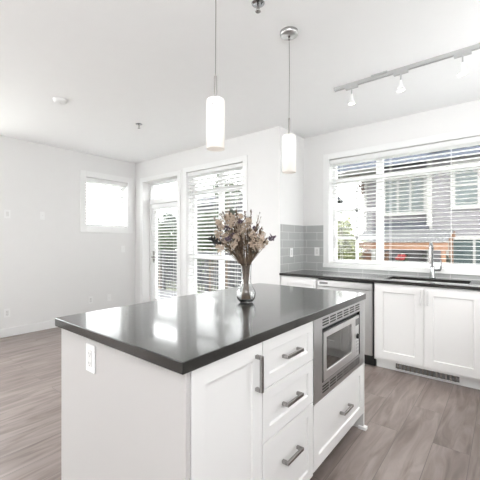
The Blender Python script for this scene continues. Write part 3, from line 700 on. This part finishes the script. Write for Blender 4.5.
G = {'cream': ('cream_dried_flower', 'cream clustered dried flower stem in the glass vase', 'cream dried flowers in the vase'),
     'mauve': ('mauve_dried_flower', 'dull purple dried flower stem in the glass vase', 'purple dried flowers in the vase'),
     'bare': ('dried_twig', 'bare thin brown dried twig in the glass vase', 'bare dried twigs in the vase')}
cream = [(219, 223), (226, 218.5), (217, 234), (224, 243), (220, 248), (234, 221), (239, 217), (247, 223), (242, 232), (249, 231), (256, 238), (252, 245), (258, 246), (247, 239), (262, 235), (238, 227), (228, 234), (252, 236), (236, 238), (230, 226), (264, 243), (244, 226), (222, 228), (243, 244), (231, 218), (215, 240), (253, 241), (236, 231), (259, 240), (245, 236), (225, 238), (233, 245)]
for i, (px, py) in enumerate(cream):
    tip = pxw(px, py, rnd.uniform(-0.09, 0.07)); nm, lb, gr = G['cream']
    r = thing(nm, lb, 'dried flower', tuple(W(0, 0.016, 0)), gr)
    MB().tube(stem_path(tip, i), [0.0016, 0.0016, 0.0016, 0.0017, 0.0016, 0.001], 5).build('stem', 'stem', r)
    mb = MB(); blobs(mb, tip+Vector((0, 0, 0.004)), 0.025, 52, 0.0025, 0.0062, 0.85)
    blobs(mb, tip-Vector((0, 0, 0.022)), 0.013, 8, 0.003, 0.005, 1.0)
    mb.build('flower_head', 'creamfl', r)
mauve = [(227, 229), (232, 236), (233, 243), (254.5, 229), (254, 236), (270, 238), (228, 239), (240, 222), (223, 238)]
for i, (px, py) in enumerate(mauve):
    tip = pxw(px, py, rnd.uniform(-0.10, 0.0)); nm, lb, gr = G['mauve']
    r = thing(nm, lb, 'dried flower', tuple(W(0, 0.016, 0)), gr)
    MB().tube(stem_path(tip, i), [0.0016, 0.0016, 0.0016, 0.0017, 0.0016, 0.001], 5).build('stem', 'stem', r)
    mb = MB(); blobs(mb, tip, 0.018, 26, 0.003, 0.006, 0.9)
    if px == 270:
        for k in range(5): leafq(mb, tip, Rv*rnd.uniform(-0.5, 1)+Vector((0, 0, rnd.uniform(0.0, 0.6))), 0.03, 0.012)
    mb.build('flower_head', 'mauvefl', r)
for i in range(64):
    u = rnd.uniform(-24, 20); vv = rnd.uniform(216, 254)-abs(u)*0.2
    tip = pxw(243+u, vv, rnd.uniform(-0.09, 0.09)); nm, lb, gr = G['bare']
    r = thing(nm, lb, 'twig', tuple(W(0, 0.016, 0)), gr)
    p = stem_path(tip, i)
    mb = MB().tube(p, [0.0016, 0.0016, 0.0016, 0.0018, 0.0018, 0.001], 5)
    for k in range(3):
        q = p[3].lerp(p[5], rnd.uniform(0.35, 0.9)); mb.tube([q, q+(p[5]-p[3]).normalized()*0.035+Vector((rnd.uniform(-1, 1), rnd.uniform(-1, 1), 0.3))*0.012], [0.0011, 0.0005], 4)
    mb.build('stem', 'stem' if i % 2 else 'stem2', r)
    mb = MB()
    for k in range(18):
        q = p[3].lerp(p[5], rnd.uniform(0.45, 1.0)); leafq(mb, q+Vector((rnd.uniform(-1, 1), rnd.uniform(-1, 1), 0))*0.004, Vector((rnd.uniform(-1, 1), rnd.uniform(-1, 1), 1.2)), 0.017, 0.005)
    mb.build('leaves', 'brownfl' if i % 3 else 'greyleaf', r)
spec = [((250.5, 211), 'brown', 'brown pointed dried seed spike rising highest in the vase', 'brownfl', 0.02),
        ((214.5, 219), 'brown', 'brown dried seed spike leaning out beside the tall window, in the vase', 'brownfl', 0.0),
        ((232, 212.5), 'leaf', 'grey green dried leaf sprig standing up out of the cream flowers', 'greyleaf', 0.03),
        ((212.5, 239), 'leaf', 'almost black dried leaf sprig drooping low at the bouquet edge', 'darkleaf', -0.10),
        ((216, 243), 'leaf', 'small black dried leaf sprig just under the drooping one', 'darkleaf', -0.08)]
for (px, py), kd, lb, m_, dp in spec:
    tip = pxw(px, py, dp); r = thing('dried_seed_spike' if kd == 'brown' else 'dried_leaf_sprig', lb, 'dried flower', tuple(W(0, 0.016, 0)))
    p = stem_path(tip, 0); MB().tube(p, [0.0018, 0.0018, 0.0018, 0.002, 0.0018, 0.001], 5).build('stem', 'stem', r)
    mb = MB(); ax = (p[5]-p[4]).normalized()
    if kd == 'brown':
        for k in range(46):
            q = tip-ax*rnd.uniform(0, 0.085); leafq(mb, q, ax*2+Vector((rnd.uniform(-1, 1), rnd.uniform(-1, 1), rnd.uniform(-.4, .4))), 0.018, 0.006)
        mb.build('seed_head', m_, r)
    else:
        for k in range(16):
            q = tip-ax*rnd.uniform(0, 0.05); leafq(mb, q, ax+Vector((rnd.uniform(-1, 1), rnd.uniform(-1, 1), rnd.uniform(-.3, .7))), 0.036, 0.018)
        mb.build('leaves', m_, r)
spikes = [(217, 227), (223, 213.5), (229, 213), (236, 213), (244, 214), (256, 226), (260, 229), (246, 219), (240, 236), (250, 245), (229, 247), (265, 239), (219, 240), (233, 227), (254, 243)]
for i, (px, py) in enumerate(spikes):
    tip = pxw(px, py, rnd.uniform(-0.12, -0.03)); r = thing('dried_grass_plume', 'small brown dried grass plume among the cream flowers in the vase', 'dried flower', tuple(W(0, 0.016, 0)), 'brown plumes in the vase')
    p = stem_path(tip, 0); MB().tube(p, [0.0016, 0.0016, 0.0016, 0.0018, 0.0016, 0.0009], 5).build('stem', 'stem', r)
    mb = MB(); ax = (p[5]-p[4]).normalized()
    for k in range(30):
        q = tip-ax*rnd.uniform(0, 0.045); leafq(mb, q, ax*1.3+Vector((rnd.uniform(-1, 1), rnd.uniform(-1, 1), rnd.uniform(-.4, .6))), 0.016, 0.006)
    mb.build('plume', 'brownfl', r)
# ------------------------------------------------------------------ outdoors
GZ = -1.0
struct(MB().box(-60, 40, YS+T+0.02, 60, GZ-0.2, GZ).build('ground', 'ground'), 'grassy ground outside')
struct(MB().box(-60, XL-T-0.02, -20, YS+T+0.02, GZ-0.2, GZ).build('ground', 'ground'), 'grassy ground beside the house')
# neighbour house
HB = thing('neighbour_house', 'pale grey sided two-storey house across from the sink window', 'house', (0, 13, GZ))
mb = MB(); mb.box(-4.25, -1.97, 13.0, 19, GZ, 4.0); mb.build('wall', 'siding', HB)
mb = MB(); mb.box(-1.97, 9, 12.6, 19, GZ, 4.0); mb.build('wall', 'siding2', HB)
mb = MB(); mb.box(-2.06, -1.9, 12.55, 12.62, GZ, 4.0); mb.box(-4.32, -4.18, 12.95, 13.02, GZ, 4.0); mb.build('corner_trim', 'cream', HB)
mb = MB(); mb.prism([(11.9, 3.93), (11.9, 4.08), (16.6, 6.35), (21.0, 4.1), (21.0, 3.95), (16.6, 6.15)], 'x', -5.3, 9.6)
rf = mb.build('roof', 'shingle', HB)
MB().box(-5.32, 9.6, 11.84, 11.90, 3.90, 4.10).build('gutter', 'fascia', rf)
MB().prism([(-5.2, 3.9), (-3.6, 4.0), (-3.6, 3.82), (-5.2, 3.78)], 'y', 12.2, 12.9).build('soffit', 'cream', rf)
# cross gable towards the viewer
mb = MB(); mb.prism([(-1.9, 4.12), (1.8, 5.45), (5.5, 4.12), (5.2, 4.12), (1.8, 5.28), (-1.6, 4.12)], 'y', 11.7, 15.5); gb = mb.build('gable_roof', 'browntrim', HB)
MB().prism([(-1.55, 4.10), (1.8, 5.26), (5.15, 4.10)], 'y', 12.5, 15.0).build('gable_wall', 'siding2', HB)
mb = MB()
mb.tube([(-4.6, 12.5, 3.75), (-4.25, 12.9, 3.25)], 0.05, 4, smooth=False); mb.box(-4.75, -4.25, 12.45, 12.6, 3.66, 3.80); mb.box(-4.36, -4.26, 12.85, 12.99, 3.1, 3.8)
mb.build('eave_bracket', 'browntrim', HB)
def hwin(x0, x1, z0, z1, y, cols, rows=1):
    mb = MB(); fh = Face('-y', y); fh.slab_with_hole(mb, x0-0.13, x1+0.13, z0-0.13, z1+0.13, x0, x1, z0, z1, 0, 0.07)
    for k in range(1, cols): u = x0+(x1-x0)*k/cols; fh.box(mb, u-0.035, u+0.035, z0, z1, 0.0, 0.06)
    for k in range(1, rows): v_ = z0+(z1-z0)*k/rows; fh.box(mb, x0, x1, v_-0.025, v_+0.025, 0.0, 0.055)
    wd = mb.build('window', 'cream', HB)
    fh.box(MB(), x0, x1, z0, z1, 0.005, 0.02).build('pane', 'houseglass', wd)
hwin(-3.48, -2.22, 2.36, 3.58, 13.0, 3, 1)
hwin(-1.25, 0.6, 2.45, 3.75, 12.6, 3, 2)
hwin(-1.38, 0.5, 0.45, 1.35, 12.6, 3, 1)
MB().prism([(11.95, 1.46), (11.95, 1.56), (13.0, 2.05), (13.0, 1.95)], 'x', -3.75, -1.98).build('skirt_roof', 'shingle', HB)
MB().box(-3.75, -1.98, 11.90, 11.95, 1.44, 1.58).build('skirt_gutter', 'cream', HB)
# pergola
pg = thing('pergola', 'cedar patio cover with corrugated roofing in front of the pale house', 'pergola', (-2.45, 10.8, GZ))
mb = MB(); n = 60; x0, x1 = -3.75, -1.15; vs = []; fs = []
for i in range(n+1):
    x = x0+(x1-x0)*i/n; dz = 0.018*math.cos(i*math.pi)
    for (yy, zz) in ((9.9, 1.30), (11.6, 1.66)):
        vs += [(x, yy, zz+dz), (x, yy, zz+dz+0.006)]
for i in range(n):
    a = i*4; b = a+4; fs += [(a, b, b+2, a+2), (a+1, a+3, b+3, b+1), (a, a+1, b+1, b), (a+2, b+2, b+3, a+3)]
mb.add(vs, fs); mb.build('corrugated_roof', 'corr', pg)
mb = MB(); mb.box(x0, x1, 9.95, 10.03, 1.07, 1.265); mb.build('front_beam', 'cedar', pg)
mb = MB(); mb.box(x0, x1, 11.5, 11.58, 1.42, 1.60); mb.build('back_beam', 'cedar', pg)
for k in range(7):
    x = x0+0.1+k*(x1-x0-0.2)/6
    MB().prism([(10.0, 1.19), (10.0, 1.28), (11.55, 1.62), (11.55, 1.50)], 'x', x-0.02, x+0.02).build('rafter', 'cedar', pg)
for (x, y, m_) in ((x0+0.06, 9.99, 'cedar'), (-3.02, 9.99, 'cream'), (x1-0.1, 9.99, 'cedar'), (x0+0.06, 11.54, 'cedar'), (x1-0.1, 11.54, 'cedar')):
    MB().box(x-0.05, x+0.05, y-0.05, y+0.05, GZ, 1.07 if y < 10.5 else 1.42).build('post', m_, pg)
fe = thing('cedar_fence', 'orange cedar board fence under the patio cover', 'fence', (-3.2, 10.4, GZ))
for k in range(10):
    z = GZ+0.12+k*0.19; MB().box(-3.9, -2.72, 10.36, 10.40, z, z+0.145).build('board', 'cedar', fe)
for x in (-3.85, -3.3, -2.75): MB().box(x-0.04, x+0.04, 10.40, 10.48, GZ, 1.0).build('post', 'cedar', fe)
def foliage(c, rx, ry, rz, n, size, seed):
    rn = random.Random(seed); mb = MB()
    cl = [(Vector((rn.gauss(0, .45), rn.gauss(0, .45), rn.gauss(0, .45))), rn.uniform(.25, .5)) for _ in range(14)]
    for _ in range(n):
        k, rr = rn.choice(cl); p = k+Vector((rn.gauss(0, 1), rn.gauss(0, 1), rn.gauss(0, 1)))*rr*0.55
        if p.length > 1.15: p *= 1.15/p.length
        q = Vector((c[0]+p.x*rx, c[1]+p.y*ry, c[2]+p.z*rz))
        d = Vector((rn.uniform(-1, 1), rn.uniform(-1, 1), rn.uniform(-1, 1))).normalized(); e = d.orthogonal().normalized(); s_ = size*rn.uniform(.6, 1.3)
        mb.add([q, q+d*s_*.5+e*s_*.3, q+d*s_, q+d*s_*.5-e*s_*.3], [(0, 1, 2, 3)])
    return mb
def tree(name, label, x, y, zc, rx, rz, m_, n, size, seed, cat='tree', trunk=True):
    r = thing(name, label, cat, (x, y, GZ))
    foliage((x, y, zc), rx, rx, rz, n, size, seed).build('foliage', m_, r)
    if trunk:
        mb = MB().tube([(x, y, GZ), (x+0.05, y, (GZ+zc)/2), (x, y+0.03, zc+rz*.5)], [0.09, 0.07, 0.02], 8)
        rn = random.Random(seed+1)
        for k in range(6):
            z = GZ+(zc-GZ)*rn.uniform(.5, 1.1); a = rn.uniform(0, 6.28); mb.tube([(x, y, z), (x+math.cos(a)*rx*.6, y+math.sin(a)*rx*.6, z+rz*.5)], [0.03, 0.008], 5)
        mb.build('trunk', 'bark', r)
    return r
tree('young_tree', 'loose yellow green young tree beside the cedar fence', -3.60, 9.0, 0.95, 0.52, 1.15, 'leafy', 8000, 0.10, 3)
tree('shrub', 'green shrub under the patio cover, next to the cedar fence', -2.33, 10.5, 0.0, 0.24, 0.80, 'leafd', 1500, 0.09, 5, 'shrub', False)
tree('shrub', 'green shrub under the patio cover, in the middle', -1.86, 11.05, -0.05, 0.24, 0.80, 'leafg', 1400, 0.09, 6, 'shrub', False)
tree('shrub', 'green shrub at the far end of the patio cover', -1.32, 10.45, -0.05, 0.24, 0.8, 'leafd', 1300, 0.09, 8, 'shrub', False)
r = thing('red_flowers', 'red flowering plant among the shrubs under the patio cover', 'plant', (-2.35, 10.25, GZ))
mb = MB()
for _ in range(14):
    blobs(mb, Vector((-2.28+rnd.uniform(-.16, .16), 10.07+rnd.uniform(-.03, .03), 0.86+rnd.uniform(-.05, .05))), 0.04, 5, 0.02, 0.035)
mb.build('blossoms', 'red', r)
mb = MB()
for k in range(9): mb.tube([(-2.3+rnd.uniform(-.05, .05), 10.07, GZ), (-2.28+rnd.uniform(-.15, .15), 10.07, 0.84)], 0.012, 5)
mb.build('stems', 'leafg', r)
# deck and garden beyond the patio door
struct(MB().box(-9.0, XN-0.19, YM+T+0.01, 5.75, -0.16, -0.04).build('trim_9', 'deck'), 'grey boarded balcony deck outside the patio door')
rl = thing('balcony_railing', 'charcoal picket railing along the balcony deck', 'railing', (-5.6, 5.7, -0.04))
mb = MB(); mb.box(-9.0, XN-0.19, 5.66, 5.72, 0.98, 1.03); mb.box(-9.0, XN-0.19, 5.67, 5.71, 0.05, 0.09); mb.build('rails', 'railing', rl)
for k in range(62):
    x = -8.95+k*0.108; MB().box(x-0.012, x+0.012, 5.68, 5.70, 0.09, 0.98).build('picket', 'railing', rl)
for x in (-8.95, -7.3, -5.65, -4.0, -2.42): MB().box(x-0.04, x+0.04, 5.65, 5.73, -0.04, 1.08).build('post', 'railing', rl)
tree('garden_tree', 'bright green tree beyond the balcony, behind the tall window', -8.2, 8.4, 1.30, 0.75, 0.90, 'leafg', 3000, 0.12, 21)
tree('garden_tree', 'dark green tree beyond the balcony, low behind the bouquet', -6.6, 10.2, 0.3, 0.8, 0.8, 'leafd', 2600, 0.13, 22)
tree('garden_tree', 'green tree beyond the balcony, framed by the patio door', -11.3, 8.6, 1.15, 1.25, 0.85, 'leafg', 6500, 0.13, 23)
tree('garden_tree', 'tall slim tree rising into the upper pane of the tall window', -9.3, 10.6, 3.5, 0.5, 1.0, 'leafg', 1300, 0.12, 24)
tree('garden_tree', 'dark tree behind the green one in the patio door glass', -14.3, 10.5, 1.2, 1.35, 1.45, 'leafd', 8000, 0.22, 25)
H2 = thing('neighbour_house', 'dark grey sided house beyond the garden trees', 'house', (-13, 15, GZ))
MB().box(-16.0, -8.6, 15.0, 20, GZ, 3.8).build('wall', 'greysiding', H2)
MB().prism([(14.4, 3.75), (14.4, 3.9), (17.5, 4.7), (20.6, 3.9), (20.6, 3.75), (17.5, 4.5)], 'x', -16.3, -8.1).build('roof', 'shingle', H2)
for (x0, x1) in ((-14.8, -13.4), (-12.2, -10.9), (-10.3, -9.3)):
    fh = Face('-y', 15.0); mb = MB(); fh.slab_with_hole(mb, x0-0.12, x1+0.12, 1.2, 2.6, x0, x1, 1.3, 2.5, 0, 0.06); fh.box(mb, (x0+x1)/2-0.04, (x0+x1)/2+0.04, 1.3, 2.5, 0, 0.05)
    wd = mb.build('window', 'cream', H2); fh.box(MB(), x0, x1, 1.3, 2.5, 0.004, 0.02).build('pane', 'houseglass', wd)
gf = thing('garden_fence', 'grey board fence at the end of the garden', 'fence', (-11, 12.2, GZ))
for k in range(40):
    x = -19+k*0.4; MB().box(x, x+0.385, 12.2, 12.23, GZ, 0.75).build('board', 'greysiding', gf)
for o in list(sc.objects):
    if '_o' in o.keys(): del o['_o']
